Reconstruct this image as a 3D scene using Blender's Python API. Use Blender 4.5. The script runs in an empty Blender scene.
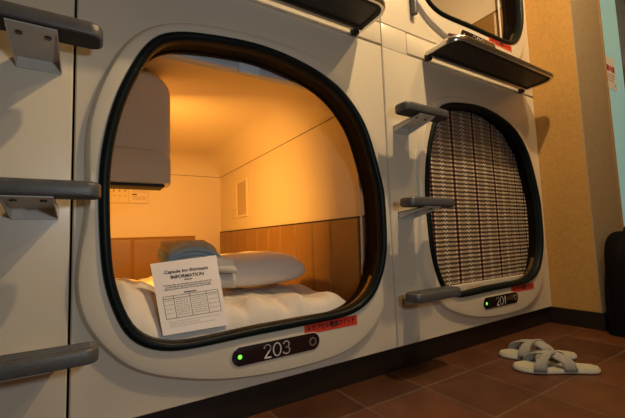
import bpy, bmesh, math, random
from mathutils import Vector, Matrix, noise
random.seed(4)
C = bpy.context.scene.collection
H = 0.505                                   # eye height above the floor
def W(x, d, z):                             # x along the capsule wall, d depth from the photographer's stand, z from eye height
    return Vector((x, d - 1.0, z + H))

# ------------------------------------------------------------------ materials
def mat(name, col, rough=.5, metal=0., coat=0., bump=None, var=None, spec=.5, emit=None, es=0.):
    m = bpy.data.materials.new(name); m.use_nodes = True
    nt = m.node_tree; b = nt.nodes['Principled BSDF']
    b.inputs['Base Color'].default_value = (*col, 1); b.inputs['Roughness'].default_value = rough
    b.inputs['Metallic'].default_value = metal; b.inputs['Coat Weight'].default_value = coat
    b.inputs['Coat Roughness'].default_value = .12
    b.inputs['Specular IOR Level'].default_value = spec
    if emit: b.inputs['Emission Color'].default_value = (*emit, 1); b.inputs['Emission Strength'].default_value = es
    tc = nt.nodes.new('ShaderNodeTexCoord')
    if bump:
        n = nt.nodes.new('ShaderNodeTexNoise'); n.inputs['Scale'].default_value = bump[0]; n.inputs['Detail'].default_value = 4
        bp = nt.nodes.new('ShaderNodeBump'); bp.inputs['Strength'].default_value = bump[1]; bp.inputs['Distance'].default_value = .004
        nt.links.new(tc.outputs['Object'], n.inputs['Vector']); nt.links.new(n.outputs['Fac'], bp.inputs['Height'])
        nt.links.new(bp.outputs['Normal'], b.inputs['Normal'])
    if var:
        n = nt.nodes.new('ShaderNodeTexNoise'); n.inputs['Scale'].default_value = var[0]; n.inputs['Detail'].default_value = 5
        r = nt.nodes.new('ShaderNodeValToRGB')
        r.color_ramp.elements[0].position = .3; r.color_ramp.elements[1].position = .7
        r.color_ramp.elements[0].color = (*[c * (1 - var[1]) for c in col], 1)
        r.color_ramp.elements[1].color = (*[min(1, c * (1 + var[1])) for c in col], 1)
        nt.links.new(tc.outputs['Object'], n.inputs['Vector']); nt.links.new(n.outputs['Fac'], r.inputs['Fac'])
        nt.links.new(r.outputs['Color'], b.inputs['Base Color'])
    return m

M = dict(
    panel=mat('cream_moulded_plastic', (.66, .60, .48), .36, coat=.2, var=(3, .03)),
    inner=mat('cream_inner_plastic', (.66, .55, .38), .5, coat=.0, var=(2, .02)),
    hood=mat('beige_hood_plastic', (.64, .54, .38), .6, spec=.3),
    gasket=mat('black_rubber', (.005, .009, .010), .4, spec=.13),
    sill=mat('sill_glint_gold', (.20, .13, .04), .3, metal=.8, var=(60, .5), bump=(120, .5)),  # golden lamplight glint on the black sill, put into a metal colour
    jamb=mat('dark_brown_jamb', (.007, .004, .003), .55, spec=.04),
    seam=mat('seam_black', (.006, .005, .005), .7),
    leather=mat('tan_vinyl', (.25, .13, .035), .42, bump=(260, .25), var=(6, .08)),
    step=mat('grey_step_plastic', (.075, .078, .082), .38, bump=(300, .2), var=(40, .15)),
    bracket=mat('painted_bracket', (.52, .49, .43), .4, var=(30, .06)),
    bolt=mat('dark_bolt', (.07, .065, .06), .35, metal=.7),
    chrome=mat('chrome', (.72, .70, .66), .2, metal=1.),
    traydark=mat('tray_black', (.02, .017, .013), .5, bump=(200, .3), var=(60, .4)),
    base=mat('dark_baseboard', (.010, .005, .003), .5),
    plate=mat('number_plate', (.012, .006, .008), .2, coat=.4),
    white=mat('printed_white', (.88, .87, .84), .5),
    led=mat('green_lamp', (.1, .5, .05), .3, emit=(.22, 1, .08), es=.9),
    ring=mat('button_ring', (.28, .26, .22), .3, metal=.6),
    red=mat('red_sticker', (.62, .045, .02), .45),
    ink=mat('ink', (.02, .012, .012), .7),
    redink=mat('red_ink', (.45, .02, .03), .6),
    paper=mat('paper', (.80, .77, .80), .35, coat=.2),
    cloth=mat('white_cotton', (.72, .67, .61), .85, bump=(40, .3)),
    pillow=mat('pillow_cotton', (.74, .70, .66), .85, bump=(60, .2)),
    towel=mat('white_towel', (.66, .64, .62), .95, bump=(500, .8)),
    robe=mat('blue_grey_cotton', (.27, .35, .42), .9, bump=(300, .5), var=(30, .12)),
    robein=mat('blue_cotton_edge', (.20, .34, .50), .9, bump=(300, .5)),
    robetop=mat('lamplit_robe_cotton', (.42, .33, .23), .9, bump=(300, .5), var=(30, .10)),  # blue-grey robe cotton with the warm lamplight painted into its colour
    mattress=mat('mattress_cover', (.55, .43, .26), .85),
    clip=mat('clip_plastic', (.68, .72, .74), .4),
    blind=mat('blind_plastic', (.50, .53, .55), .4),
    bar=mat('blind_bar', (.56, .53, .45), .5),
    wallend=mat('ochre_wallpaper', (.46, .255, .062), .8, bump=(140, .5), var=(70, .10)),
    wallpale=mat('pale_wallpaper', (.36, .27, .16), .8, bump=(140, .4), var=(60, .08)),
    ceil=mat('ceiling_paint', (.22, .18, .13), .9),
    opp=mat('corridor_wall', (.15, .11, .07), .8),
    doorframe=mat('door_frame_black', (.01, .008, .008), .4),
    doortrim=mat('door_trim_ochre', (.36, .20, .06), .5),
    sole=mat('slipper_sole', (.46, .45, .36), .6),
    insole=mat('slipper_insole', (.42, .40, .31), .75, bump=(200, .4)),
    strap=mat('slipper_strap', (.52, .50, .43), .7),
    bag=mat('black_nylon', (.0025, .002, .003), .9, bump=(400, .4), spec=.1),
    lampm=mat('lamp_white', (.7, .6, .45), .4),
    lampglow=mat('lamp_glow', (.9, .7, .4), .4, emit=(1, .6, .2), es=1.5),
    aqua=mat('frosted_glass', (.25, .42, .38), .35, emit=(.34, .62, .54), es=.30),
    niche=mat('niche_plastic', (.45, .34, .21), .4),
)
# ribbed weave for slipper straps
def add_wave(m, scale, dist):
    nt = m.node_tree; b = nt.nodes['Principled BSDF']; tc = nt.nodes.new('ShaderNodeTexCoord')
    w = nt.nodes.new('ShaderNodeTexWave'); w.inputs['Scale'].default_value = scale
    bp = nt.nodes.new('ShaderNodeBump'); bp.inputs['Strength'].default_value = .8; bp.inputs['Distance'].default_value = dist
    nt.links.new(tc.outputs['UV'], w.inputs['Vector']); nt.links.new(w.outputs['Fac'], bp.inputs['Height']); nt.links.new(bp.outputs['Normal'], b.inputs['Normal'])
add_wave(M['strap'], 1.6, .002)

def tile_material():
    m = bpy.data.materials.new('terracotta_tiles'); m.use_nodes = True; nt = m.node_tree; b = nt.nodes['Principled BSDF']
    tc = nt.nodes.new('ShaderNodeTexCoord'); mp = nt.nodes.new('ShaderNodeMapping')
    mp.inputs['Location'].default_value = (-.700 + 2.455, .150 + 2.455, 0)
    br = nt.nodes.new('ShaderNodeTexBrick'); br.offset = 0; br.squash = 1
    br.inputs['Scale'].default_value = 1; br.inputs['Brick Width'].default_value = .2455; br.inputs['Row Height'].default_value = .2455
    br.inputs['Mortar Size'].default_value = .0042; br.inputs['Mortar Smooth'].default_value = .3; br.inputs['Bias'].default_value = 0
    br.inputs['Color1'].default_value = (.066, .024, .010, 1); br.inputs['Color2'].default_value = (.115, .043, .017, 1)
    br.inputs['Mortar'].default_value = (.125, .082, .055, 1)
    n = nt.nodes.new('ShaderNodeTexNoise'); n.inputs['Scale'].default_value = 9; n.inputs['Detail'].default_value = 8; n.inputs['Roughness'].default_value = .65
    r = nt.nodes.new('ShaderNodeValToRGB'); r.color_ramp.elements[0].position = .3; r.color_ramp.elements[1].position = .72
    r.color_ramp.elements[0].color = (.55, .5, .5, 1); r.color_ramp.elements[1].color = (1.25, 1.2, 1.1, 1)
    mx = nt.nodes.new('ShaderNodeMix'); mx.data_type = 'RGBA'; mx.blend_type = 'MULTIPLY'; mx.inputs['Factor'].default_value = .85
    L = nt.links.new
    L(tc.outputs['Object'], mp.inputs['Vector']); L(mp.outputs['Vector'], br.inputs['Vector']); L(tc.outputs['Object'], n.inputs['Vector'])
    L(n.outputs['Fac'], r.inputs['Fac']); L(br.outputs['Color'], mx.inputs[6]); L(r.outputs['Color'], mx.inputs[7]); L(mx.outputs[2], b.inputs['Base Color'])
    s = nt.nodes.new('ShaderNodeMath'); s.operation = 'MULTIPLY_ADD'; s.inputs[1].default_value = -1.5; 
    L(br.outputs['Fac'], s.inputs[0]); L(n.outputs['Fac'], s.inputs[2])
    bp = nt.nodes.new('ShaderNodeBump'); bp.inputs['Strength'].default_value = .6; bp.inputs['Distance'].default_value = .003
    L(s.outputs[0], bp.inputs['Height']); L(bp.outputs['Normal'], b.inputs['Normal'])
    b.inputs['Roughness'].default_value = .42
    return m
M['tiles'] = tile_material()

def curtain_material():
    """bamboo blind: thin horizontal sticks held by dark and pale vertical threads"""
    m = bpy.data.materials.new('woven_bamboo'); m.use_nodes = True; nt = m.node_tree; b = nt.nodes['Principled BSDF']
    tc = nt.nodes.new('ShaderNodeTexCoord'); sp = nt.nodes.new('ShaderNodeSeparateXYZ')
    nt.links.new(tc.outputs['UV'], sp.inputs[0])                 # UV in metres on the blind itself
    def mth(op, a, c=None, d=None):
        n = nt.nodes.new('ShaderNodeMath'); n.operation = op
        for i, v in enumerate((a, c, d)):
            if v is None: continue
            if isinstance(v, (int, float)): n.inputs[i].default_value = v
            else: nt.links.new(v, n.inputs[i])
        return n.outputs[0]
    u = mth('FRACT', mth('DIVIDE', sp.outputs[0], .163)); v = mth('DIVIDE', sp.outputs[1], .0195)
    vf = mth('FRACT', v)
    par = mth('FRACT', mth('MULTIPLY', mth('FLOOR', v), .5))     # 0 or .5 alternating rows
    parb = mth('GREATER_THAN', par, .25)
    def band(c, w): return mth('LESS_THAN', mth('ABSOLUTE', mth('SUBTRACT', u, c)), w)
    def mix(f, a, c):
        n = nt.nodes.new('ShaderNodeMix'); n.data_type = 'RGBA'; nt.links.new(f, n.inputs['Factor'])
        for i, q in ((6, a), (7, c)):
            if isinstance(q, tuple): n.inputs[i].default_value = (*q, 1)
            else: nt.links.new(q, n.inputs[i])
        return n.outputs[2]
    no = nt.nodes.new('ShaderNodeTexNoise'); no.inputs['Scale'].default_value = 60
    nt.links.new(tc.outputs['UV'], no.inputs['Vector'])
    beige = mix(no.outputs['Fac'], (.19, .14, .095), (.34, .265, .18))
    gap = mth('LESS_THAN', vf, .26)
    col = mix(gap, beige, (.15, .095, .06))
    # pale beads beside the dark threads
    f1 = mth('MULTIPLY', mth('ADD', band(.085, .03), band(.915, .03)), mth('GREATER_THAN', vf, .38)); col = mix(f1, col, (.52, .46, .39))
    # centre dotted columns
    half = mth('GREATER_THAN', mth('FRACT', mth('MULTIPLY', v, 1.0)), .5)
    f2 = mth('MULTIPLY', mth('ADD', band(.44, .022), band(.56, .022)), half); col = mix(f2, col, (.70, .66, .60))
    f3 = mth('MULTIPLY', mth('ADD', band(.44, .022), band(.56, .022)), mth('SUBTRACT', 1, half)); col = mix(f3, col, (.06, .04, .035))
    f4 = mth('MULTIPLY', band(.50, .02), mth('SUBTRACT', 1, half)); col = mix(f4, col, (.66, .6, .52))
    f6 = mth('MULTIPLY', mth('ADD', band(.26, .012), band(.74, .012)), gap); col = mix(f6, col, (.05, .03, .02))
    f5 = mth('ADD', band(0, .055), band(1, .055)); col = mix(f5, col, (.055, .012, .010))
    nt.links.new(col, b.inputs['Base Color'])
    bp = nt.nodes.new('ShaderNodeBump'); bp.inputs['Strength'].default_value = .7; bp.inputs['Distance'].default_value = .003
    nt.links.new(mth('SINE', mth('MULTIPLY', v, 6.2832)), bp.inputs['Height']); nt.links.new(bp.outputs['Normal'], b.inputs['Normal'])
    b.inputs['Roughness'].default_value = .6
    return m
M['curtain'] = curtain_material()

# ------------------------------------------------------------------ builders
def origin(o):
    v = Vector((0, 0, 0))
    while o: v += o.location; o = o.parent
    return v
def link(name, me, m, parent=None, smooth=35):
    o = bpy.data.objects.new(name, me); C.objects.link(o)
    if m: me.materials.clear(); me.materials.append(m)
    if parent:
        o.parent = parent; me.transform(Matrix.Translation(-origin(parent)))
    if smooth:
        me.polygons.foreach_set('use_smooth', [True] * len(me.polygons)); me.set_sharp_from_angle(angle=math.radians(smooth))
    return o
def center_top(o):      # puts a top-level mesh's origin at its base
    me = o.data; xs = [v.co for v in me.vertices]
    c = Vector(((min(v.x for v in xs) + max(v.x for v in xs)) / 2, (min(v.y for v in xs) + max(v.y for v in xs)) / 2, min(v.z for v in xs)))
    me.transform(Matrix.Translation(-c)); o.location = c
    return o
def tag(o, label=None, cat=None, group=None, kind=None):
    if label: o['label'] = label
    if cat: o['category'] = cat
    if group: o['group'] = group
    if kind: o['kind'] = kind
    return o
def empty(name, loc, label, cat, group=None):
    o = bpy.data.objects.new(name, None); o.empty_display_size = .05; C.objects.link(o); o.location = loc
    return tag(o, label, cat, group)
class MB:
    def __init__(s): s.v = []; s.f = []
    def add(s, vs, fs):
        n = len(s.v); s.v += [Vector(v) for v in vs]; s.f += [tuple(i + n for i in f) for f in fs]; return s
    def box(s, a, b):           # in eye-based coordinates (x, depth, z)
        p = [W(x, y, z) for x in (a[0], b[0]) for y in (a[1], b[1]) for z in (a[2], b[2])]
        return s.add(p, [(0, 1, 3, 2), (4, 6, 7, 5), (0, 4, 5, 1), (2, 3, 7, 6), (0, 2, 6, 4), (1, 5, 7, 3)])
    def rings(s, rings, close=True, cap0=False, cap1=False):
        n = len(rings[0]); vs = [p for r in rings for p in r]; fs = []
        for k in range(len(rings) - 1):
            for i in range(n if close else n - 1):
                j = (i + 1) % n; fs.append((k * n + i, k * n + j, (k + 1) * n + j, (k + 1) * n + i))
        if cap0: fs.append(tuple(range(n))[::-1])
        if cap1: fs.append(tuple(range((len(rings) - 1) * n, len(rings) * n)))
        return s.add(vs, fs)
    def grid(s, fn, nu, nv):
        return s.rings([[fn(i / nu, j / nv) for i in range(nu + 1)] for j in range(nv + 1)], close=False)
    def tube(s, pts, r, n=8):
        rs = []
        for k, p in enumerate(pts):
            t = (pts[min(k + 1, len(pts) - 1)] - pts[max(k - 1, 0)]).normalized()
            a = t.cross(Vector((0, 0, 1)));  a = t.cross(Vector((1, 0, 0))) if a.length < .1 else a
            a.normalize(); b = t.cross(a)
            rr = r[k] if isinstance(r, (list, tuple)) else r
            rs.append([p + a * rr * math.cos(2 * math.pi * i / n) + b * rr * math.sin(2 * math.pi * i / n) for i in range(n)])
        return s.rings(rs, True, True, True)
    def build(s, name, m, parent=None, smooth=35, bevel=0, fix=True):
        bm = bmesh.new(); vs = [bm.verts.new(v) for v in s.v]
        for f in s.f:
            try: bm.faces.new([vs[i] for i in f])
            except ValueError: pass
        if fix:
            bmesh.ops.remove_doubles(bm, verts=bm.verts, dist=1e-5); bmesh.ops.recalc_face_normals(bm, faces=bm.faces)
        if bevel:
            es = [e for e in bm.edges if len(e.link_faces) == 2 and e.calc_face_angle(0) > .6]
            bmesh.ops.bevel(bm, geom=es, offset=bevel, segments=3, affect='EDGES', profile=.5, clamp_overlap=True)
        me = bpy.data.meshes.new(name); bm.to_mesh(me); bm.free()
        return link(name, me, m, parent, smooth)
def subsurf(o, n=1):
    md = o.modifiers.new('sub', 'SUBSURF'); md.levels = n; md.render_levels = n; return o

def text(name, body, size, m, parent, P, ax, up, squash=1.0, align='CENTER', bold=0.0, spacing=1.0):
    """flat lettering centred at P, reading along ax with up upward"""
    cu = bpy.data.curves.new(name, 'FONT'); cu.body = body; cu.size = size; cu.align_x = align; cu.align_y = 'CENTER'
    cu.extrude = .0003; cu.offset = bold; cu.space_character = spacing; cu.resolution_u = 3
    t = bpy.data.objects.new(name, cu); C.objects.link(t); bpy.context.view_layer.update()
    me = bpy.data.meshes.new_from_object(t.evaluated_get(bpy.context.evaluated_depsgraph_get()))
    bpy.data.objects.remove(t)
    ax = ax.normalized(); up = up.normalized(); n = ax.cross(up)
    me.transform(Matrix(((ax.x * squash, up.x, n.x, P.x), (ax.y * squash, up.y, n.y, P.y), (ax.z * squash, up.z, n.z, P.z), (0, 0, 0, 1))))
    return link(name, me, m, parent, smooth=0)

# ------------------------------------------------------------------ traced capsule mouth
CX, CZ = .479, .169
BEZ = [(-.012,.094),(-.030,-.072),(-.014,-.174),(.043,-.262),(.116,-.322),(.278,-.376),(.446,-.399),(.624,-.402),(.761,-.386),(.872,-.33),(.944,-.232),(.975,-.05),(.978,.12),(.962,.27),(.922,.393),(.85,.526),(.77,.606),(.642,.645),(.45,.657),(.261,.641),(.147,.605),(.079,.543),(.034,.458),(.002,.361),(-.014,.257)]
GAS = [(.016,.137),(.025,.262),(.052,.383),(.093,.486),(.127,.545),(.165,.579),(.26,.606),(.456,.622),(.636,.594),(.767,.537),(.86,.439),(.907,.329),(.942,.2),(.951,.138),(.946,-.054),(.909,-.163),(.854,-.229),(.763,-.265),(.58,-.272),(.396,-.274),(.226,-.278),(.152,-.269),(.088,-.233),(.051,-.16),(.026,-.058)]
def radial(points):
    n = len(points); out = []
    for i in range(n):
        p = [Vector(points[(i + k) % n]) for k in (-1, 0, 1, 2)]
        for s in range(12):
            t = s / 12
            q = .5 * ((2 * p[1]) + (p[2] - p[0]) * t + (2 * p[0] - 5 * p[1] + 4 * p[2] - p[3]) * t * t + (3 * p[1] - p[0] - 3 * p[2] + p[3]) * t ** 3)
            out.append((math.atan2(q.y - CZ, q.x - CX), math.hypot(q.x - CX, q.y - CZ)))
    out.sort(); out = [(out[-1][0] - 2 * math.pi, out[-1][1])] + out + [(out[0][0] + 2 * math.pi, out[0][1])]
    raw = []
    K = 180
    for k in range(K):
        a = -math.pi + 2 * math.pi * k / K
        for i in range(len(out) - 1):
            if out[i][0] <= a <= out[i + 1][0]:
                u = (a - out[i][0]) / max(1e-9, out[i + 1][0] - out[i][0]); raw.append(out[i][1] * (1 - u) + out[i + 1][1] * u); break
        else: raw.append(out[0][1])
    for _ in range(3): raw = [(raw[i - 1] + 2 * raw[i] + raw[(i + 1) % K]) / 4 for i in range(K)]
    def f(a):
        x = ((a + math.pi) / (2 * math.pi) * K) % K; i = int(x) % K; u = x - int(x); return raw[i] * (1 - u) + raw[(i + 1) % K] * u
    return f
K_ = .981      # the moulding stands 19 mm proud of the panel
RB, RG = radial([(a * K_, b * K_) for a, b in BEZ]), radial([(a * K_, b * K_) for a, b in GAS])

def front_panel(dx, dz, rect, parent):
    x0, x1, z0, z1 = rect; cx, cz = CX + dx, CZ + dz
    th = [-math.pi + 2 * math.pi * k / 176 for k in range(176)]
    for X in (x0, x1):
        for Z in (z0, z1): th.append(math.atan2(Z - cz, X - cx))
    th.sort()
    def rect_r(a, m):
        c, s = math.cos(a), math.sin(a); r = 9
        if c > 1e-6: r = min(r, (x1 - m - cx) / c)
        if c < -1e-6: r = min(r, (x0 + m - cx) / c)
        if s > 1e-6: r = min(r, (z1 - m - cz) / s)
        if s < -1e-6: r = min(r, (z0 + m - cz) / s)
        return r
    def ring(fr, y): return [W(cx + fr(a) * math.cos(a), 1 + y, cz + fr(a) * math.sin(a)) for a in th]
    R = []
    R.append(ring(lambda a: rect_r(a, 0), .03)); R.append(ring(lambda a: rect_r(a, 0), .004)); R.append(ring(lambda a: rect_r(a, .003), .0))
    D = lambda a: min(RB(a) + .004, rect_r(a, .006))
    E = lambda a: min(RB(a) - min(.006, .25 * (RB(a) - RG(a))), rect_r(a, .012))
    F = lambda a: RG(a) + .006
    R.append(ring(lambda a: min(D(a) + .004, rect_r(a, .004)), .0))
    R.append(ring(D, -.001)); R.append(ring(lambda a: (D(a) * .55 + E(a) * .45), -.010)); R.append(ring(E, -.0165)); R.append(ring(lambda a: E(a) * .8 + F(a) * .2, -.0185))
    R.append(ring(F, -.0185)); R.append(ring(lambda a: RG(a) + .001, -.014)); R.append(ring(RG, .03))
    MB().rings(R).build('front_panel', M['panel'], parent, smooth=28)

def sweep_mouth(dx, dz, profile, name, m, parent, closed=True):
    cx, cz = CX + dx, CZ + dz; K = 176; R = []
    for dr, y in profile:
        dr, dd = (dr if isinstance(dr, tuple) else (dr, dr))     # all round, and along the sill
        k_ = lambda a, dr=dr, dd=dd: dr + (dd - dr) * max(0, min(1, (-math.sin(a) - .45) * 4))
        R.append([W(cx + (RG(a) + k_(a)) * math.cos(a), 1 + y, cz + (RG(a) + k_(a)) * math.sin(a)) for a in [-math.pi + 2 * math.pi * k / K for k in range(K)]])
    if closed: R.append(R[0])
    return MB().rings(R).build(name, m, parent, smooth=50)

def digits(s, size, P, parent, name='number'):
    """thin rounded numerals, drawn as strokes; y of plate faces -Y"""
    def arc(cx, cy, rx, ry, a0, a1, n=22): return [(cx + rx * math.cos(math.radians(a0 + (a1 - a0) * i / n)), cy + ry * math.sin(math.radians(a0 + (a1 - a0) * i / n))) for i in range(n + 1)]
    G = {'2': [arc(.3, .72, .28, .28, 170, -35) + [(.04, 0), (.62, 0)]], '0': [arc(.34, .5, .34, .5, 0, 360, 30)],
         '3': [arc(.28, .75, .26, .25, 160, -90, 20) + arc(.28, .26, .3, .26, 90, -160, 22)], '1': [[(.05, .78), (.25, 1), (.25, 0)]],
         '4': [[(.5, 0), (.5, 1), (.02, .3), (.68, .3)]]}
    wd = {'2': .64, '0': .7, '3': .6, '1': .3, '4': .7}
    tot = sum(wd[c] for c in s) + .2 * (len(s) - 1); x = -tot / 2; mb = MB()
    for c in s:
        for st in G[c]:
            st = [Vector((P.x + (x + a) * size, P.y, P.z + (b - .5) * size)) for a, b in st]
            w = size * .052
            for k in range(len(st) - 1):
                t = (st[k + 1] - st[k])
                if t.length < 1e-7: continue
                t.normalize(); nrm = Vector((-t.z, 0, t.x)) * w; e = t * w * .3
                a, b = st[k] - e, st[k + 1] + e
                mb.add([a - nrm, b - nrm, b + nrm, a + nrm], [(0, 1, 2, 3)])
        x += wd[c] + .2
    return mb.build(name, M['white'], parent, smooth=0, fix=False)

def name_plate(dx, dz, num, parent, lit=True):
    y = -.0185; cx, cz = .477 + dx, -.3225 + dz; a, r = .118, .0255
    def pill(g, yy): return [W(cx + (a if math.cos(t) > 0 else -a) + (r + g) * math.cos(t), 1 + yy, cz + (r + g) * math.sin(t)) for t in [-math.pi / 2 + .0001 + 2 * math.pi * k / 48 for k in range(48)]]
    MB().rings([pill(.0035, y), pill(.0035, y - .0015), pill(.001, y - .002), pill(.001, y)], True).build('plate_rim', M['bar'], parent)
    p = MB().rings([pill(0, y), pill(0, y - .002), pill(-.001, y - .0025)], True, False, True).build('number_plate', M['plate'], parent)
    digits(num, .036, W(cx - .006, 1 + y - .0032, cz), p)
    def disc(px, rr, m, name, par, yy, hole=0):
        f = lambda q, y2: [W(px + q * math.cos(t), 1 + y2, cz + q * math.sin(t)) for t in [2 * math.pi * k / 20 for k in range(20)]]
        if hole: MB().rings([f(rr, yy + .001), f(rr, yy - .003), f(hole, yy - .003), f(hole, yy + .001)], True).build(name, m, par)
        else: MB().rings([f(rr, yy + .001), f(rr, yy - .002), f(rr * .6, yy - .0035)], True, False, True).build(name, m, par)
    disc(cx - .121, .0062, M['led' if lit else 'ring'], 'indicator_lamp', p, y - .002)
    disc(cx + .118, .0135, M['ring'], 'button_ring', p, y - .002, .0085); disc(cx + .118, .008, M['plate'], 'button', p, y - .002)
    # red sticker
    s = MB().box((.568 + dx, 1 + y - .001, -.2985 + dz), (.778 + dx, 1 + y, -.2665 + dz)).build('red_sticker', M['red'], parent, smooth=0)
    text('sticker_text', '↓カプセル電源スイッチ', .0205, M['ink'], s, W(.673 + dx, 1 + y - .0014, -.2825 + dz), Vector((1, 0, 0)), Vector((0, 0, 1)), squash=.86, bold=.0004)

RIBS = [1.139, 1.345, 1.507, 1.679, 1.86, 2.021, 2.206, 2.386, 2.545, 2.704, 2.86]
def interior(dx, dz, parent):
    x0, x1, y0, y1, zf, zs = dx - .012, dx + .95, 1.03, 3.02, dz - .33, dz + .56
    sh = MB()
    def quad(a, b, c, d): sh.add([W(*a), W(*b), W(*c), W(*d)], [(0, 1, 2, 3)])
    quad((x1, y0, zf), (x1, y1, zf), (x1, y1, zs), (x1, y0, zs)); quad((x0, y0, zf), (x0, y1, zf), (x0, y1, zs), (x0, y0, zs))
    quad((x0, y1, zf), (x1, y1, zf), (x1, y1, zs), (x0, y1, zs)); quad((x0, y0, zf), (x1, y0, zf), (x1, y1, zf), (x0, y1, zf))
    sh.build('inner_shell', M['inner'], parent, smooth=0, fix=True)
    def arc(d, R): return math.sqrt(max(0, 1 - (1 - min(d / R, 1)) ** 2))
    def cf(u, v):
        x = x0 + (x1 - x0) * (.5 - .5 * math.cos(math.pi * u)); y = y0 + (y1 - y0) * math.sin(math.pi / 2 * v)
        h = arc(x - x0, .16) * arc(x1 - x, .16) * arc(y1 - y, .22)
        return W(x, y, zs + .15 * h)
    MB().grid(cf, 44, 44).build('inner_ceiling', M['inner'], parent, smooth=60)
    MB().box((x1 - .0015, y0, zs - .0015), (x1 + .001, y1, zs + .0015)).box((x0, y1 - .002, zs - .0015), (x1, y1, zs + .0015)).build('panel_joint', M['seam'], parent, smooth=0)
    # channelled vinyl along the long wall
    def lf(u, v):
        y = 1.09 + (3.0 - 1.09) * u; d = min(abs(y - r) for r in RIBS); t = .018 - .010 * math.exp(-(d / .006) ** 2) - .002 * math.exp(-(d / .03) ** 2)
        zz = zf + (dz + .078 - zf) * min(1, v / .95)
        if v > .9: t *= math.sqrt(max(0, 1 - ((v - .9) / .1) ** 2))
        return W(x1 - t, y, zz)
    p = MB().grid(lf, 400, 20).build('padded_side_panel', M['leather'], parent, smooth=80)
    MB().box((x1 - .010, 1.06, dz + .078), (x1, y1, dz + .086)).build('panel_edge', M['seam'], p, smooth=0)
    # padded headboard on the end wall
    def hb(u, v):
        x = dx + .10 + .63 * u; d = abs(x - dx - .265); t = .02 - .008 * math.exp(-(d / .005) ** 2)
        e = min(1, v / .06, (1 - v) / .06, u / .02, (1 - u) / .02); t *= math.sqrt(max(0, 1 - (1 - e) ** 2))
        return W(x, y1 - t, zf + (dz + .058 - zf) * v)
    MB().grid(hb, 120, 30).build('padded_end_panel', M['leather'], parent, smooth=80)
    # little wall recess
    a, b, c, d = 2.39, 2.62, dz + .175, dz + .455; fr = .020
    rr = lambda g, x: [W(x, yy, zz) for yy, zz in ((a + g, c + g), (b - g, c + g), (b - g, d - g), (a + g, d - g))]
    nn = MB().rings([rr(0, x1 + .001), rr(0, x1 - .006), rr(.004, x1 - .009), rr(fr - .004, x1 - .009), rr(fr, x1 - .006), rr(fr, x1 + .001)]).build('recess_frame', M['inner'], parent, smooth=0)
    MB().box((x1 - .002, a + fr, c + fr), (x1 + .0005, b - fr, d - fr)).build('recess_back', M['niche'], nn, smooth=0)
    # hanging hood with the screen slot beneath
    hx = dx + .272
    def hp(y, g, x1_, zb, zt, rt, rb_=.012):
        o_ = [(x0, zb + g)] + [(x1_ - g - rb_ + rb_ * math.sin(math.radians(t)), zb + g + rb_ - rb_ * math.cos(math.radians(t))) for t in range(0, 91, 15)]
        return [W(x, y, z) for x, z in o_ + [(x1_ - g - rt + rt * math.cos(math.radians(t)), zt - g - rt + rt * math.sin(math.radians(t))) for t in range(0, 91, 9)] + [(x0, zt - g)]]
    zb, zt = dz + .2335, dz + .705
    hd = MB().rings([hp(1.500 + .030 * (1 - math.cos(math.radians(q))), .030 * (1 - math.sin(math.radians(q))), hx, zb, zt, .10) for q in range(90, -1, -15)][::-1] + [hp(1.585, 0, hx, zb, zt, .10)], True, True, True).build('television_hood', M['hood'], parent, smooth=50)
    MB().rings([hp(y, g, hx - .006, zb, dz + .372, .045) for y, g in ((1.474, .012), (1.479, .004), (1.488, 0), (1.54, 0))], True, True, True).build('screen_box', M['hood'], hd, smooth=50)
    MB().box((x0, 1.481, dz + .2225), (hx - .03, 1.583, dz + .2345)).build('hood_underside', M['seam'], hd, bevel=.003)

def mouth(dx, dz, parent):
    sweep_mouth(dx, dz, [(.003, -.010), (.003, -.020), (-.001, -.026), (-.008, -.028), (-.016, -.026), (-.021, -.018), (-.022, .006), (-.004, .006)], 'rubber_gasket', M['gasket'], parent)
    sweep_mouth(dx, dz, [((-.004, .004), .004), ((-.014, -.012), .004), ((-.009, .000), .03), ((-.006, .003), .074), ((-.010, .003), .077), ((-.010, .003), .088), (.035, .088), (.035, .08), (.014, .07)], 'door_jamb', M['jamb'], parent)
    cx, cz = CX + dx, CZ + dz
    MB().rings([[W(cx + (RG(a) + dr) * math.cos(a), 1 + y, cz + (RG(a) + dr) * math.sin(a)) for a in [math.radians(-142 + 104 * k / 60) for k in range(61)]] for dr, y in ((-.0135, .006), (-.0165, .009), (-.0165, .026), (-.0135, .029), (-.001, .029), (-.001, .006))] , close=False).build('sill_glint', M['sill'], parent)  # strip added to carry the golden reflection along the black sill

# ------------------------------------------------------------------ camera
F_ = (0.52845949, 0.84487673, 0.08314972); R_ = (0.84884892, -0.52742449, -0.03576187); U_ = (-0.01364083, -0.08948025, 0.99589518)
cam = bpy.data.cameras.new('camera'); co = bpy.data.objects.new('camera', cam); C.objects.link(co)
cam.sensor_width = 36; cam.lens = 354.04 * 36 / 625; cam.clip_start = .02
co.matrix_world = Matrix(((R_[0], U_[0], -F_[0], 0), (R_[1], U_[1], -F_[1], -1), (R_[2], U_[2], -F_[2], H), (0, 0, 0, 1)))
bpy.context.scene.camera = co

# ------------------------------------------------------------------ the corridor
def struct(o): return tag(o, kind='structure')
CH = 2.62 - H
struct(MB().box((-2.2, -1.1, -H - .05), (3.9, 3.3, -H)).build('floor', M['tiles'], smooth=0))
struct(MB().box((-2.2, -1.1, CH), (3.9, 3.3, CH + .05)).build('ceiling', M['ceil'], smooth=0))
struct(MB().box((2.162, .781, -H), (2.54, 3.2, CH)).build('wall_right', M['wallend'], smooth=0))
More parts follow.
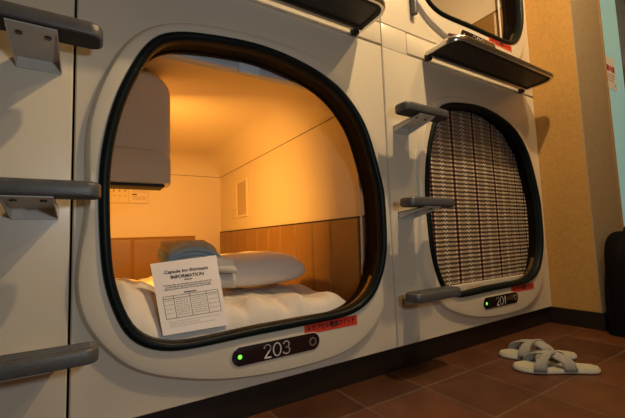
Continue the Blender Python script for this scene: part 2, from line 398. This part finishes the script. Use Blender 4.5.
# the pale side of the pillar faces the photographer
struct(MB().box((2.163, .775, -H), (2.542, .781, CH)).build('wall_pillar', M['wallpale'], smooth=0))
struct(MB().box((-2.2, -1.15, -H), (3.9, -1.1, CH)).build('wall_near', M['opp'], smooth=0))
struct(MB().box((-2.25, -1.1, -H), (-2.2, 3.2, CH)).build('wall_left', M['opp'], smooth=0))
struct(MB().box((3.85, -1.1, -H), (3.9, 3.2, CH)).build('wall_far', M['opp'], smooth=0))
struct(MB().box((-2.2, 1.012, -H), (2.162, 1.05, -.422)).build('baseboard_front', M['base'], smooth=0))
struct(MB().box((2.148, .775, -H), (2.163, 1.012, -.420)).box((2.148, .763, -H), (2.542, .7755, -.420)).build('baseboard_right', M['base'], smooth=0))
# lit glass door beyond the pillar
d = struct(MB().box((2.555, .785, -H + .02), (2.86, .795, CH - .3)).build('door_1', M['aqua'], smooth=0))
MB().box((2.542, .772, -H), (2.556, .80, CH)).build('door_trim', M['doortrim'], d, smooth=0)
MB().box((2.86, .74, -H), (3.85, .82, CH)).build('door_frame', M['doorframe'], d, smooth=0)
nt_ = empty('notice', W(2.65, .784, .83), 'small white notice with red characters stuck on the lit pale green glass door', 'notice')
MB().box((2.585, .7825, .83), (2.715, .7845, 1.03)).build('sheet', M['white'], nt_, smooth=0)
text('red_lettering', '案内案', .040, M['redink'], nt_, W(2.650, .7818, .955), Vector((1, 0, 0)), Vector((0, 0, 1)), bold=.001)
sm = MB()
for i in range(3): sm.box((2.60, .782, .915 - i * .018), (2.70 - i * .012, .7824, .919 - i * .018))
sm.build('small_print', M['redink'], nt_, smooth=0)
MB().box((2.695, .782, .855), (2.705, .7824, .868)).build('black_mark', M['ink'], nt_, smooth=0)

# ------------------------------------------------------------------ capsules
DX, DZ, DP = 1.152, 1.272, .018
PZ = 1.285
Z0, Z1 = -.420, .764
cap = empty('sleeping_capsule', W(.47, 1.5, Z0), 'open cream sleeping capsule numbered 203, warm lamp glowing inside', 'sleeping capsule')
front_panel(0, 0, (-.0385, .9795, Z0, Z1), cap)
mouth(0, 0, cap); interior(0, 0, cap); name_plate(0, 0, '203', cap)
MB().box((-.0385, 1.0, .772), (.9795, 1.03, .860)).build('fascia_strip', M['panel'], cap, bevel=.002)
bh = MB().box((.10, 1.106, .583), (.86, 1.15, .64)).build('blind_housing', M['blind'], cap, bevel=.006)
MB().box((.415, 1.100, .573), (.492, 1.112, .64)).build('housing_clip', M['clip'], bh, bevel=.003)
rl = MB()
rl.tube([W(.921 + .006 * math.sin(t / 12 * math.pi), 1.112, -.15 + .52 * t / 12) for t in range(13)], .005)
rl.build('guide_rail', M['bar'], cap)

cap2 = empty('sleeping_capsule', W(DX + .47, 1.5, Z0), 'cream sleeping capsule numbered 201, its mouth closed by a woven blind', 'sleeping capsule')
front_panel(DX, 0, (.9845, 2.160, Z0, Z1), cap2)
mouth(DX, 0, cap2); name_plate(DX + DP, 0, '201', cap2)
MB().box((1.129, 1.0, .772), (2.160, 1.03, .860)).box((.9845, 1.0, .7625), (1.126, 1.03, .863)).build('fascia_strip', M['panel'], cap2, bevel=.002)
# back box of the closed capsule
MB().box((DX - .01, 1.12, -.33), (DX + .95, 1.14, .70)).build('inner_shell', M['inner'], cap2, smooth=0)

cap3 = empty('sleeping_capsule', W(DX + .47, 1.5, Z0 + DZ), 'cream sleeping capsule of the upper row, above the woven blind, dim tan interior', 'sleeping capsule')
front_panel(DX, DZ, (.9845, 2.160, Z0 + PZ, Z1 + PZ), cap3)
mouth(DX, DZ, cap3); interior(DX, DZ, cap3); name_plate(DX, DZ, '202', cap3, False)
MB().tube([W(DX + .921, 1.108, DZ - .2 + .5 * t / 6) for t in range(7)], .006).build('guide_rail', M['bar'], cap3)
cap4 = empty('sleeping_capsule', W(.47, 1.5, Z0 + DZ), 'cream sleeping capsule of the upper row above number 203, only its lower edge in view', 'sleeping capsule')
front_panel(0, DZ, (-.0385, .9795, Z0 + PZ, Z1 + PZ), cap4)
mouth(0, DZ, cap4); name_plate(0, DZ, '204', cap4)
MB().box((-.01, 1.12, DZ - .33), (.95, 1.14, DZ + .70)).build('inner_shell', M['inner'], cap4, smooth=0)

nb = empty('capsule_side_panel', W(-.3, 1.02, Z0), 'plain cream panel behind the ladder at the left edge, beside capsule 203', 'wall panel')
MB().box((-.62, 1.0, Z0), (-.0435, 1.03, .860)).build('panel_sheet', M['panel'], nb, bevel=.003)
MB().box((-.62, 1.0, .865), (-.0435, 1.03, 2.05)).build('upper_sheet', M['panel'], nb, bevel=.003)
struct(MB().box((-2.2, 1.0, -.42), (-.625, 1.03, CH)).build('wall_front', M['panel'], smooth=0))
bk = MB()
for a, b in (((-.62, 1.031, Z0), (-.014, 1.04, 2.05)), ((.952, 1.031, Z0), (1.158, 1.04, 2.05)), ((-.02, 1.031, .715), (2.16, 1.04, .95)), ((2.123, 1.031, Z0), (2.161, 1.04, 2.05))): bk.box(a, b)
struct(bk.build('trim_1', M['seam'], smooth=0))
struct(MB().box((-.62, 1.0, 2.055), (2.161, 1.04, CH)).build('trim_2', M['panel'], smooth=0))

# narrow grey upright bar on the upper panel
def grey_bar():
    o = empty('upright_bar', W(1.172, 1.0, .955), 'narrow grey upright bar on the upper panel between the two tray shelves', 'handle')
    MB().tube([W(1.172, .985, .952), W(1.172, .984, 1.03), W(1.172, .984, 1.25)], [.014, .015, .015], 12).build('bar_tube', M['step'], o)
    for z in (.99, 1.2): MB().tube([W(1.172, 1.001, z), W(1.172, .985, z)], .006).build('mount', M['bracket'], o)
grey_bar()

# ------------------------------------------------------------------ ladders
def ladder(cx, label, hidden_half=False):
    o = empty('wall_ladder', W(cx, 1.0, -.23), label, 'ladder', 'grey step ladders bolted to the capsule wall')
    for zt in (.480, .134, -.202):
        hw, y0, y1, r, th = .124, .850, .922, .026, .031
        def plan(g, z):
            out = []
            for sx, sy, a0 in ((1, 1, 0), (-1, 1, 90), (-1, -1, 180), (1, -1, 270)):
                for k in range(7):
                    a = math.radians(a0 + 15 * k)
                    rr = r
                    px = cx + sx * (hw - rr) + (rr - g) * math.cos(a)
                    py = (y0 + y1) / 2 + sy * ((y1 - y0) / 2 - rr) + (rr - g) * math.sin(a)
                    out.append(W(px, py, z))
            return out
        s = MB().rings([plan(.004, zt - th), plan(.001, zt - th + .0015), plan(0, zt - th + .004), plan(0, zt - .007), plan(.002, zt - .003), plan(.006, zt)], True, True, True)
        st = s.build('step', M['step'], o, smooth=40)
        MB().rings([plan(.006, zt - th - .0008), plan(.006, zt - th + .0012)], True, True, True).build('hollow_underside', M['seam'], st, smooth=0)  # flat black plate painting the shade inside the step's hollow underside
        g = MB()
        for k in range(4): g.box((cx - hw + .016, y0 + .012 + k * .0135, zt - .001), (cx + hw - .016, y0 + .019 + k * .0135, zt + .0016))
        g.build('grip_ridge', M['step'], st, bevel=.0006)
        # folded bracket: flat shelf under the step, two turned-down cheeks, back flange
        zb = zt - th - .001; w = .0425; b = MB()
        b.add([W(cx - w, .862, zb), W(cx + w, .862, zb), W(cx + w, 1.0, zb - .010), W(cx - w, 1.0, zb - .010), W(cx - w, .862, zb - .003), W(cx + w, .862, zb - .003), W(cx + w, 1.0, zb - .013), W(cx - w, 1.0, zb - .013)],
              [(0, 1, 2, 3), (7, 6, 5, 4), (0, 4, 5, 1), (1, 5, 6, 2), (2, 6, 7, 3), (3, 7, 4, 0)])
        for sx in (-1, 1):
            x = cx + sx * w; b.add([W(x, .866, zb), W(x, 1.0, zb - .010), W(x, 1.0, zb - .036), W(x, .875, zb - .008), W(x - sx * .002, .866, zb), W(x - sx * .002, 1.0, zb - .010), W(x - sx * .002, 1.0, zb - .036), W(x - sx * .002, .875, zb - .008)],
              [(0, 1, 2, 3), (7, 6, 5, 4), (0, 4, 5, 1), (1, 5, 6, 2), (2, 6, 7, 3), (3, 7, 4, 0)])
        b.box((cx - w, .997, zb - .038), (cx + w, 1.0, zb - .008))
        br = b.build('bracket', M['bracket'], o, smooth=0)
        for sx in (-1, 1):
            MB().tube([W(cx + sx * .024, .895, zb + .0), W(cx + sx * .024, .895, zb - .0085)], [.0075, .0065], 6).build('bolt', M['bolt'], br, smooth=20)
    return o
ladder(-.108, 'grey three-step ladder on the plain panel at the left edge, big in view')
ladder(1.064, 'grey three-step ladder between capsule 203 and the woven blind')

# ------------------------------------------------------------------ fold-out trays
def tray(cx, label):
    o = empty('tray_shelf', W(cx, 1.0, .775), label, 'shelf', 'chrome-rimmed tray shelves under the upper capsules')
    hw, ya, yb, r = .411, .815, .985, .065
    def plan(g, dz_, rise=.006):
        out = []
        for (x, y, rr, a0) in ((hw, ya, r, 270), (hw - .0, yb, .012, 0), (-hw, yb, .012, 90), (-hw, ya, r, 180)):
            sx = 1 if x > 0 else -1; sy = -1 if y == ya else 1
            for k in range(9):
                a = math.radians(a0 + 90 * k / 8)
                px = cx + x - sx * rr + (rr - g) * math.cos(a); py = y - sy * rr + (rr - g) * math.sin(a)
                out.append(W(px, py, .787 + dz_ + (yb - py) * .02))
        return out
    MB().rings([plan(.016, -.008), plan(.016, .004)], True, True, True).build('tray_board', M['traydark'], o, smooth=0)
    MB().rings([plan(.014, -.013), plan(.004, -.014), plan(0, -.007), plan(0, .002), plan(.004, .007), plan(.014, .007), plan(.018, .004), plan(.018, -.008), plan(.014, -.013)], True).build('chrome_rim', M['chrome'], o, smooth=40)
    MB().rings([plan(.018, -.0085), plan(.030, -.0085), plan(.030, -.0115), plan(.018, -.0115), plan(.018, -.0085)], True).build('inner_lip', M['seam'], o)
    for sx in (-1, 1):
        h = MB().box((cx + sx * (hw - .03) - .012, .975, .762), (cx + sx * (hw - .03) + .012, 1.0, .790)).build('hinge', M['seam'], o, bevel=.003)
    return o
tray(.455, 'dark tray shelf with chrome rim over capsule 203, cut by the top of the frame')
tray(1.628, 'dark tray shelf with chrome rim over the woven blind, pens lying on it')
pn = MB().tube([W(1.22, .86, .806), W(1.36, .835, .807)], .006, 8)
tag(center_top(pn.build('pen', mat('pen_purple', (.16, .05, .12), .2, coat=.6))), 'short dark purple pen on the corner of the tray shelf by the grey upright bar', 'pen')

# ------------------------------------------------------------------ the woven blind of 201
bl = empty('woven_blind', W(DX + .49, 1.05, -.29), 'brown and cream woven bamboo roll blind drawn down in capsule 201', 'blind')
bm = bmesh.new(); uvl = bm.loops.layers.uv.new('UVMap'); nu, nv = 150, 40; vg = []
for j in range(nv + 1):
    row = []
    for i in range(nu + 1):
        x = .03 + .912 * i / nu; z = -.262 + .905 * j / nv
        k = max(0, x - .66); y = 1.046 + .004 * math.sin(x * 9 + z) + .003 * math.sin(k * 60) * min(1, k * 12)
        row.append((bm.verts.new(W(x + DX, y, z) - bl.location), x, z))
    vg.append(row)
for j in range(nv):
    for i in range(nu):
        q = [vg[j][i], vg[j][i + 1], vg[j + 1][i + 1], vg[j + 1][i]]; f = bm.faces.new([a[0] for a in q]); f.smooth = True
        for lp, a in zip(f.loops, q): lp[uvl].uv = (a[1] + .028 + max(0, a[1] - .70) * 1.0, a[2])
me = bpy.data.meshes.new('woven_cloth'); bm.to_mesh(me); bm.free(); me.materials.append(M['curtain'])
o = bpy.data.objects.new('woven_cloth', me); C.objects.link(o); o.parent = bl
md = o.modifiers.new('thick', 'SOLIDIFY'); md.thickness = .003
bb = MB().box((DX + .04, 1.034, -.272), (DX + .86, 1.050, -.232)).build('bottom_bar', M['bar'], bl, bevel=.004)
MB().box((DX + .32, 1.0325, -.260), (DX + .43, 1.0345, -.243)).build('bar_label', M['mattress'], bb, smooth=0)

# ------------------------------------------------------------------ inside 203
nt2 = empty('instruction_label', W(.24, 3.015, .32), 'small printed instruction label on the end wall under the hood in capsule 203', 'label')
MB().box((.075, 3.014, .318), (.372, 3.018, .456)).build('label_sheet', M['inner'], nt2, smooth=0)
s = MB()
for a, b in (((.260, .428), (.335, .437)), ((.260, .382), (.292, .391))): s.box((a[0], 3.0125, a[1]), (b[0], 3.0138, b[1]))
s.build('black_heading', M['ink'], nt2, smooth=0)
s = MB()
for zz in (.415, .405, .368, .358, .348):
    x = .262
    while x < .355: w = random.uniform(.004, .014); s.box((x, 3.0125, zz), (x + w, 3.0138, zz + .003)); x += w + .004
for k in range(4):
    x = .095 + k * .037; s.box((x, 3.0125, .405), (x + .010, 3.0138, .420)); s.box((x - .004, 3.0125, .372), (x + .016, 3.0138, .375))
for a, b in (((.075, .318), (.372, .320)), ((.370, .318), (.372, .456)), ((.236, .32), (.2375, .45))): s.box((a[0], 3.0125, a[1]), (b[0], 3.0138, b[1]))
s.build('fine_print', mat('faded_ink', (.30, .17, .07), .7), nt2, smooth=0)
tri = MB(); P = [Vector((2.72, .18)), Vector((2.64, .18)), Vector((2.68, .26))]
for a, b in ((0, 1), (1, 2), (2, 0)): tri.tube([W(.949, P[a].x, P[a].y), W(.949, P[b].x, P[b].y)], .0018, 6)
tag(center_top(tri.build('triangle_mark', M['niche'])), 'tiny outlined triangle mark on the side wall beside the recess', 'mark')

def cover(fn, nu, nv, bottom, name, m, parent=None, sub=0):
    """closed soft body: top surface fn(u,v), skirt going down to bottom"""
    top = [[fn(i / nu, j / nv) for i in range(nu + 1)] for j in range(nv + 1)]
    mb = MB().rings(top, close=False)
    loop = [top[0][i] for i in range(nu + 1)] + [top[j][nu] for j in range(1, nv + 1)] + [top[nv][i] for i in range(nu - 1, -1, -1)] + [top[j][0] for j in range(nv - 1, 0, -1)]
    mb.rings([loop, [Vector((p.x, p.y, min(p.z, bottom + H))) for p in loop]], True, False, True)
    return mb.build(name, m, parent, smooth=80)
tag(center_top(cover(lambda u, v: W(-.008 + .936 * u, 1.105 + 1.88 * v, -.283 - .02 * (max(0, 1 - min(u, 1 - u, v, 1 - v) / .02)) ** 2), 60, 60, -.3295, 'mattress', M['mattress'])),
    'beige mattress filling the floor of the open capsule, seen at the right of the quilt', 'mattress')

def fold(x, y, s=1.0):
    return noise.noise(Vector((x * 7 * s, y * 5 * s, 3))) * .5 + noise.noise(Vector((x * 16 * s + y * 6, y * 7 * s, 8))) * .25
def duvet(u, v):
    x = .012 + .845 * u; y = 1.106 + 1.45 * v
    h = -.205 - .012 * u
    h += .085 * math.exp(-((x - .09) / .15) ** 2) * min(1, (y - 1.08) / .12) * math.exp(-((y - 1.32) / .45) ** 2)
    crease = math.exp(-((x - .175 - .12 * (y - 1.15)) / .022) ** 2) * math.exp(-((y - 1.2) / .14) ** 2)
    h -= .035 * crease
    h += .035 * fold(x, y) + .010 * noise.noise(Vector((x * 30, y * 9, 1))) + .012 * math.sin(x * 45 + 9 * y + 3 * fold(x, y)) * math.exp(-((y - 1.14) / .12) ** 2)
    e = min(1, u / .035, (1 - u) / .06, v / .05, (1 - v) / .05); r = math.sqrt(max(0, 1 - (1 - e) ** 2))
    return W(x + .010 * fold(y * 3, x), y + .006 * fold(x * 3, y), -.279 + (h + .279) * r)
tag(center_top(cover(duvet, 120, 120, -.2825, 'quilt', M['cloth'])), 'rumpled cream quilt spread over the mattress in capsule 203', 'quilt')

def cushion(c, size, rot, name, m, n=56, sag=.0):
    mb = MB(); rings = []
    def pt(u, v, top):
        a, b = 2 * u - 1, 2 * v - 1
        w = ((1 - abs(a) ** 3.2) * (1 - abs(b) ** 3.0)); hgt = max(0, w) ** .33
        x = a * size[0] / 2 * (1 - .05 * (1 - abs(b)) * 0 - .06 * b * b); y = b * size[1] / 2 * (1 - .08 * a * a)
        z = (size[2] * .62 if top else -size[2] * .38) * hgt
        z += .008 * fold(a, b, .35) * (1 if top else 0) * hgt
        ca, sa = math.cos(rot), math.sin(rot)
        return W(c[0] + x * ca - y * sa, c[1] + x * sa + y * ca, c[2] + z)
    mb.grid(lambda u, v: pt(u, v, True), n, n).grid(lambda u, v: pt(u, v, False), n, n)
    return mb.build(name, m, None, smooth=75)
pl = tag(center_top(cushion((.598, 1.50, -.138), (.415, .34, .142), .04, 'pillow', M['pillow'])), 'plump white pillow on the quilt in the open capsule, behind the information sheet', 'pillow')

def folded(x0, x1, y0, y1, z0, z1, layers, name, m, parent, wob, seed, skew=0, droop=0):
    """a serpentine fold: nose of each turn at the front, loose ends showing at the side"""
    t = (z1 - z0) / layers; prof = []
    for k in range(layers):
        zc = z0 + t * (k + .5); r = t * .48
        prof.append((zc, r))
    mb = MB(); nx = 36
    for zc, r in prof:
        rings = []
        for i in range(nx + 1):
            u = i / nx; x = x0 + (x1 - x0) * u; ring = []
            s = 1 if 0 < i < nx else .72
            off = wob * noise.noise(Vector((u * 2.4, zc * 30, seed))); lift = wob * .55 * noise.noise(Vector((u * 3.1, seed, zc * 20 + 4))) - droop * abs(2 * u - .9) ** 2.2
            ya, yb = y0 + off, y1 + off * .4
            for k in range(13):
                a = math.radians(90 + 15 * k); ring.append(W(x + skew * (ya - y0), ya + r + r * math.cos(a) * s, zc + lift + r * math.sin(a) * s))
            for k in range(1, 8):
                ring.append(W(x, ya + r + (yb - ya - 2 * r) * k / 8, zc + lift * (1 - k / 8) - r * s))
            for k in range(13):
                a = math.radians(270 + 15 * k); ring.append(W(x, yb - r + r * math.cos(a) * s, zc + r * math.sin(a) * s))
            for k in range(1, 8):
                ring.append(W(x, yb - r + (ya - yb + 2 * r) * k / 8, zc + lift * (k / 8) + r * s))
            rings.append(ring)
        mb.rings(rings, True, True, True)
    return mb.build(name, m, parent, smooth=60)
tw = empty('folded_towel', W(.33, 1.42, -.13), 'folded white towel under the blue-grey robe on the pillow in capsule 203', 'towel')
folded(.235, .455, 1.275, 1.50, -.165, -.052, 2, 'folded_cloth', M['towel'], tw, .020, 2.0, droop=.010)
folded(.245, .449, 1.262, 1.44, -.106, -.082, 1, 'tucked_end', M['towel'], tw, .020, 5.0, droop=.010)
rb = empty('folded_robe', W(.32, 1.42, -.06), 'blue-grey cotton robe folded on top of the white towel', 'robe')
folded(.218, .408, 1.285, 1.50, -.060, -.018, 2, 'folded_cloth', M['robe'], rb, .018, 7.0, droop=.028)
folded(.226, .396, 1.305, 1.50, -.026, .012, 1, 'top_fold', M['robetop'], rb, .020, 7.5, droop=.034)
folded(.220, .404, 1.276, 1.45, -.048, -.034, 1, 'blue_lining', M['robein'], rb, .018, 7.0, droop=.028)

# information sheet leaning against the towel
A, B, D_, E_ = W(.175, 1.10, -.259), W(.363, 1.10, -.258), W(.154, 1.20, -.060), W(.359, 1.20, -.044)
sh = empty('information_sheet', (A + B) / 2, 'printed white Capsule Inn information sheet leaning on the folded robe inside capsule 203', 'sheet of paper')
def sp(u, v, e=0):      # u across, v up
    p = (A * (1 - u) + B * u) * (1 - v) + (D_ * (1 - u) + E_ * u) * v
    n = (B - A).cross(D_ - A).normalized(); n = n if n.y < 0 else -n
    return p + n * (e + .004 * math.sin(math.pi * v) * (1 - u) * 0)
mb = MB().grid(lambda u, v: sp(u, v), 8, 8).grid(lambda u, v: sp(u, v, -.0012), 8, 8)
mb.build('paper', M['paper'], sh)
ax = (B - A + E_ - D_).normalized(); up0 = (D_ - A + E_ - B).normalized(); up = (up0 - ax * up0.dot(ax)).normalized()
def st(name, body, size, u, v, **k): text(name, body, size, M['ink'], sh, sp(u, v, .001), ax, up, **k)
st('title', 'Capsule Inn Shimbashi', .0150, .50, .835, bold=.0002)
st('heading', 'INFORMATION', .0150, .50, .755, bold=.0003)
st('subheading', 'Welcome', .006, .50, .705, bold=.0002)
st('paragraph', 'We hope that you will enjoy your stay with us and that\nyou will find all that you need here. Please read the\nfollowing points and keep to the hours shown below.', .0066, .49, .62, align='CENTER')
st('table_heading', 'Opening hours', .0062, .50, .53, bold=.0003)
def rule(u0, v0, u1, v1, w=.0007):
    p, q = sp(u0, v0, .0008), sp(u1, v1, .0008); t = (q - p).normalized(); n = (B - A).cross(D_ - A).normalized(); s_ = t.cross(n) * w
    return [p - s_, q - s_, q + s_, p + s_]
mb = MB()
for a in ((.09, .50, .93, .50), (.09, .20, .93, .20), (.09, .465, .93, .465), (.09, .50, .09, .20), (.93, .50, .93, .20), (.24, .50, .24, .20), (.48, .50, .48, .20), (.74, .50, .74, .20)): mb.add(rule(*a), [(0, 1, 2, 3)])
mb.build('table_rules', M['ink'], sh, smooth=0, fix=False)
mb = MB()
for (ua, ub) in ((.11, .22), (.26, .46), (.50, .72), (.76, .91)):
    for k in range(8):
        if ua in (.11, .76) and k % 2: continue
        v = .44 - k * .029; u = ua
        while u < ub - .01:
            w = random.uniform(.015, .04); w = min(w, ub - u); mb.add(rule(u, v, u + w, v, .0009), [(0, 1, 2, 3)]); u += w + .012
for k in range(3):
    u = .12
    while u < (.88, .55, .8)[k]:
        w = random.uniform(.015, .05); mb.add(rule(u, .155 - k * .03, u + w, .155 - k * .03, .0006), [(0, 1, 2, 3)]); u += w + .012
mb.build('table_entries', mat('grey_print', (.28, .26, .26), .7), sh, smooth=0, fix=False)

# ------------------------------------------------------------------ slippers
def slipper(toe, heel, side, label):
    toe, heel = Vector((*toe, 0)), Vector((*heel, 0)); L = (toe - heel).length; f = (toe - heel).normalized(); s = Vector((-f.y, f.x, 0)); c = (toe + heel) / 2
    o = empty('slipper', c, label, 'slipper', 'white cross-strap slippers on the tiled floor')
    def half(t): # width along length, t 0 heel .. 1 toe
        return .034 * (1 - (1 - min(1, t / .16)) ** 2) ** .5 + .014 * math.exp(-((t - .72) / .24) ** 2) * 1.0 if t < .16 else (.034 + .014 * math.exp(-((t - .72) / .24) ** 2)) * (1 - max(0, (t - .80) / .20) ** 2.3) ** .5
    N = 30
    def outline(g, z):
        pts = [(t, half(t)) for t in [.5 - .5 * math.cos(math.pi * i / N) for i in range(N + 1)]]; out = []
        for t, w in pts: out.append(c + f * ((t - .5) * (L - 2 * g)) + s * max(0, w - g) * 1 + Vector((0, 0, z)))
        for t, w in reversed(pts[1:-1]): out.append(c + f * ((t - .5) * (L - 2 * g)) - s * max(0, w - g) + Vector((0, 0, z)))
        return out
    MB().rings([outline(.004, .001), outline(0, .004), outline(0, .012), outline(.003, .016)], True, True, False).build('sole', M['sole'], o, smooth=50)
    MB().rings([outline(.002, .014), outline(.004, .0185), outline(.009, .0175)], True, False, True).build('insole', M['insole'], o, smooth=50)
    def band(t0, t1, nm, hgt, lift):
        a = c + f * ((t0 - .5) * L) + s * (half(t0) + .001); b = c + f * ((t1 - .5) * L) - s * (half(t1) + .001)
        bm = bmesh.new(); uv = bm.loops.layers.uv.new('UVMap'); rows = []
        n = 24; wd = .021
        for i in range(n + 1):
            u = i / n; an = math.pi * u
            p = a * (.5 + .5 * math.cos(an)) + b * (.5 - .5 * math.cos(an)) + Vector((0, 0, .010 + (hgt + lift) * math.sin(an) ** .75))
            wdir = (f * .92 + (s * .0)).normalized()
            rows.append([(bm.verts.new(p + wdir * w * wd - o.location + Vector((0, 0, -.006 * (w if w > 0 else 0) * 1.5 * math.sin(an)))), u, w) for w in (-1, -.5, 0, .5, 1)])
        for i in range(n):
            for j in range(4):
                q = [rows[i][j], rows[i + 1][j], rows[i + 1][j + 1], rows[i][j + 1]]; fc = bm.faces.new([k[0] for k in q]); fc.smooth = True
                for lp, k in zip(fc.loops, q): lp[uv].uv = (k[2] * 2, k[1] * 6)
        me = bpy.data.meshes.new(nm); bm.to_mesh(me); bm.free(); me.materials.append(M['strap'])
        ob = bpy.data.objects.new(nm, me); C.objects.link(ob); ob.parent = o
        m_ = ob.modifiers.new('t', 'SOLIDIFY'); m_.thickness = .0035; m_.offset = 1
    band(.38, .74, 'strap', .052, 0); band(.74, .38, 'strap', .052, .004)
slipper((1.322, -.236), (1.530, -.428), 1, 'white cross-strap slipper lying in front of its mate, nearer the middle of the tiled floor')
slipper((1.418, -.128), (1.628, -.318), -1, 'white cross-strap slipper partly hidden behind its mate, closer to the capsule wall')

# ------------------------------------------------------------------ black bag
bg = empty('backpack', W(2.28, .70, -H), 'black fabric backpack standing on the floor against the pale pillar, cut by the frame', 'backpack')
BX, BY = 2.285, .690
def bagring(t, z):
    w = .215 * (1 - max(0, (t - .35) / .65) ** 2.4 * .8); dp = .066 * (1 - max(0, (t - .5) / .5) ** 2 * .65); w *= .95 + .05 * math.sin(t * 5)
    cx = BX + .012 * math.sin(t * 4) + .03 * t * t; out = []
    for k in range(40):
        a = 2 * math.pi * k / 40; q = 2 / 2.6
        out.append(W(cx + w * math.copysign(abs(math.cos(a)) ** q, math.cos(a)), BY + dp * math.copysign(abs(math.sin(a)) ** q, math.sin(a)) + .004 * math.sin(9 * t + 3 * a), z))
    return out
MB().rings([bagring(t, -H + .002 + .485 * math.sin(t * math.pi / 2)) for t in [i / 22 for i in range(23)]], True, True, True).build('body', M['bag'], bg, smooth=60)
MB().rings([[W(BX + .14 * x, BY - .065 + yy, -H + .15 + .10 * z) for x, z in ((math.copysign(abs(math.cos(a)) ** .5, math.cos(a)), math.copysign(abs(math.sin(a)) ** .5, math.sin(a))) for a in [2 * math.pi * k / 32 for k in range(32)])] for yy in (.012, -.012, -.020)], True, True, True).build('front_pocket', M['bag'], bg, smooth=60)
MB().tube([W(BX - .01 + .07 * k / 8, BY, -.035 + .035 * math.sin(math.pi * k / 8)) for k in range(9)], .007).build('handle', M['bag'], bg)
MB().tube([W(BX - .11, BY - .04, -.14), W(BX - .15, BY - .075, -.2), W(BX - .155, BY - .085, -.3), W(BX - .14, BY - .075, -.42), W(BX - .13, BY - .06, -.46)], .010).build('shoulder_strap', M['bag'], bg)

# ------------------------------------------------------------------ lights
def point(name, loc, col, power, r):
    l = bpy.data.lights.new(name, 'POINT'); l.color = col; l.energy = power; l.shadow_soft_size = r
    o = bpy.data.objects.new(name, l); C.objects.link(o); o.location = loc; return o
LW = (1.15, .25, 1.85)
pe = empty('pendant_lamp', W(LW[0], LW[1], LW[2] + .03), 'small warm pendant lamp hanging from the corridor ceiling', 'lamp')
MB().tube([W(LW[0], LW[1], CH), W(LW[0], LW[1], LW[2] + .10)], .006).build('cord', M['seam'], pe)
MB().rings([[W(LW[0] + r * math.cos(a), LW[1] + r * math.sin(a), LW[2] + z) for a in [2 * math.pi * k / 24 for k in range(24)]] for r, z in ((.012, .10), (.05, .085), (.075, .05))]).build('lamp_shade', M['lampm'], pe)
point('corridor_lamp_light', W(*LW), (1, .71, .38), 82, .025)
point('corridor_cool_light', W(.28, -.25, .18), (.78, .91, 1.0), 11, .05)
point('corridor_far_lamp_light', W(1.75, .0, CH - .12), (1, .66, .30), 27, .04)
def reading(dx, dz, p, nm):
    o = empty('reading_lamp', W(dx + .15, 1.60, dz + .36), nm, 'lamp')
    MB().box((dx + .10, 1.587, dz + .36), (dx + .20, 1.607, dz + .46)).build('lamp_base', M['lampm'], o, bevel=.004)
    l = bpy.data.lights.new('reading_lamp_light', 'AREA'); l.shape = 'DISK'; l.size = .085; l.energy = p; l.color = (1, .46, .08)
    a = bpy.data.objects.new('reading_lamp_light', l); C.objects.link(a); a.location = W(dx + .155, 1.616, dz + .41)
    a.rotation_euler = Vector((.5, 1, -.65)).to_track_quat('-Z', 'Y').to_euler()
reading(0, 0, 18, 'warm reading lamp fixed behind the hood in capsule 203')
reading(DX, DZ, .4, 'warm reading lamp fixed behind the hood in the upper capsule')

w = bpy.data.worlds.new('world'); bpy.context.scene.world = w; w.use_nodes = True
w.node_tree.nodes['Background'].inputs[0].default_value = (.5, .55, .6, 1); w.node_tree.nodes['Background'].inputs[1].default_value = .02
v = bpy.context.scene.view_settings; v.view_transform = 'Standard'; v.look = 'None'; v.gamma = 1; v.exposure = 0.12; v.use_curve_mapping = False
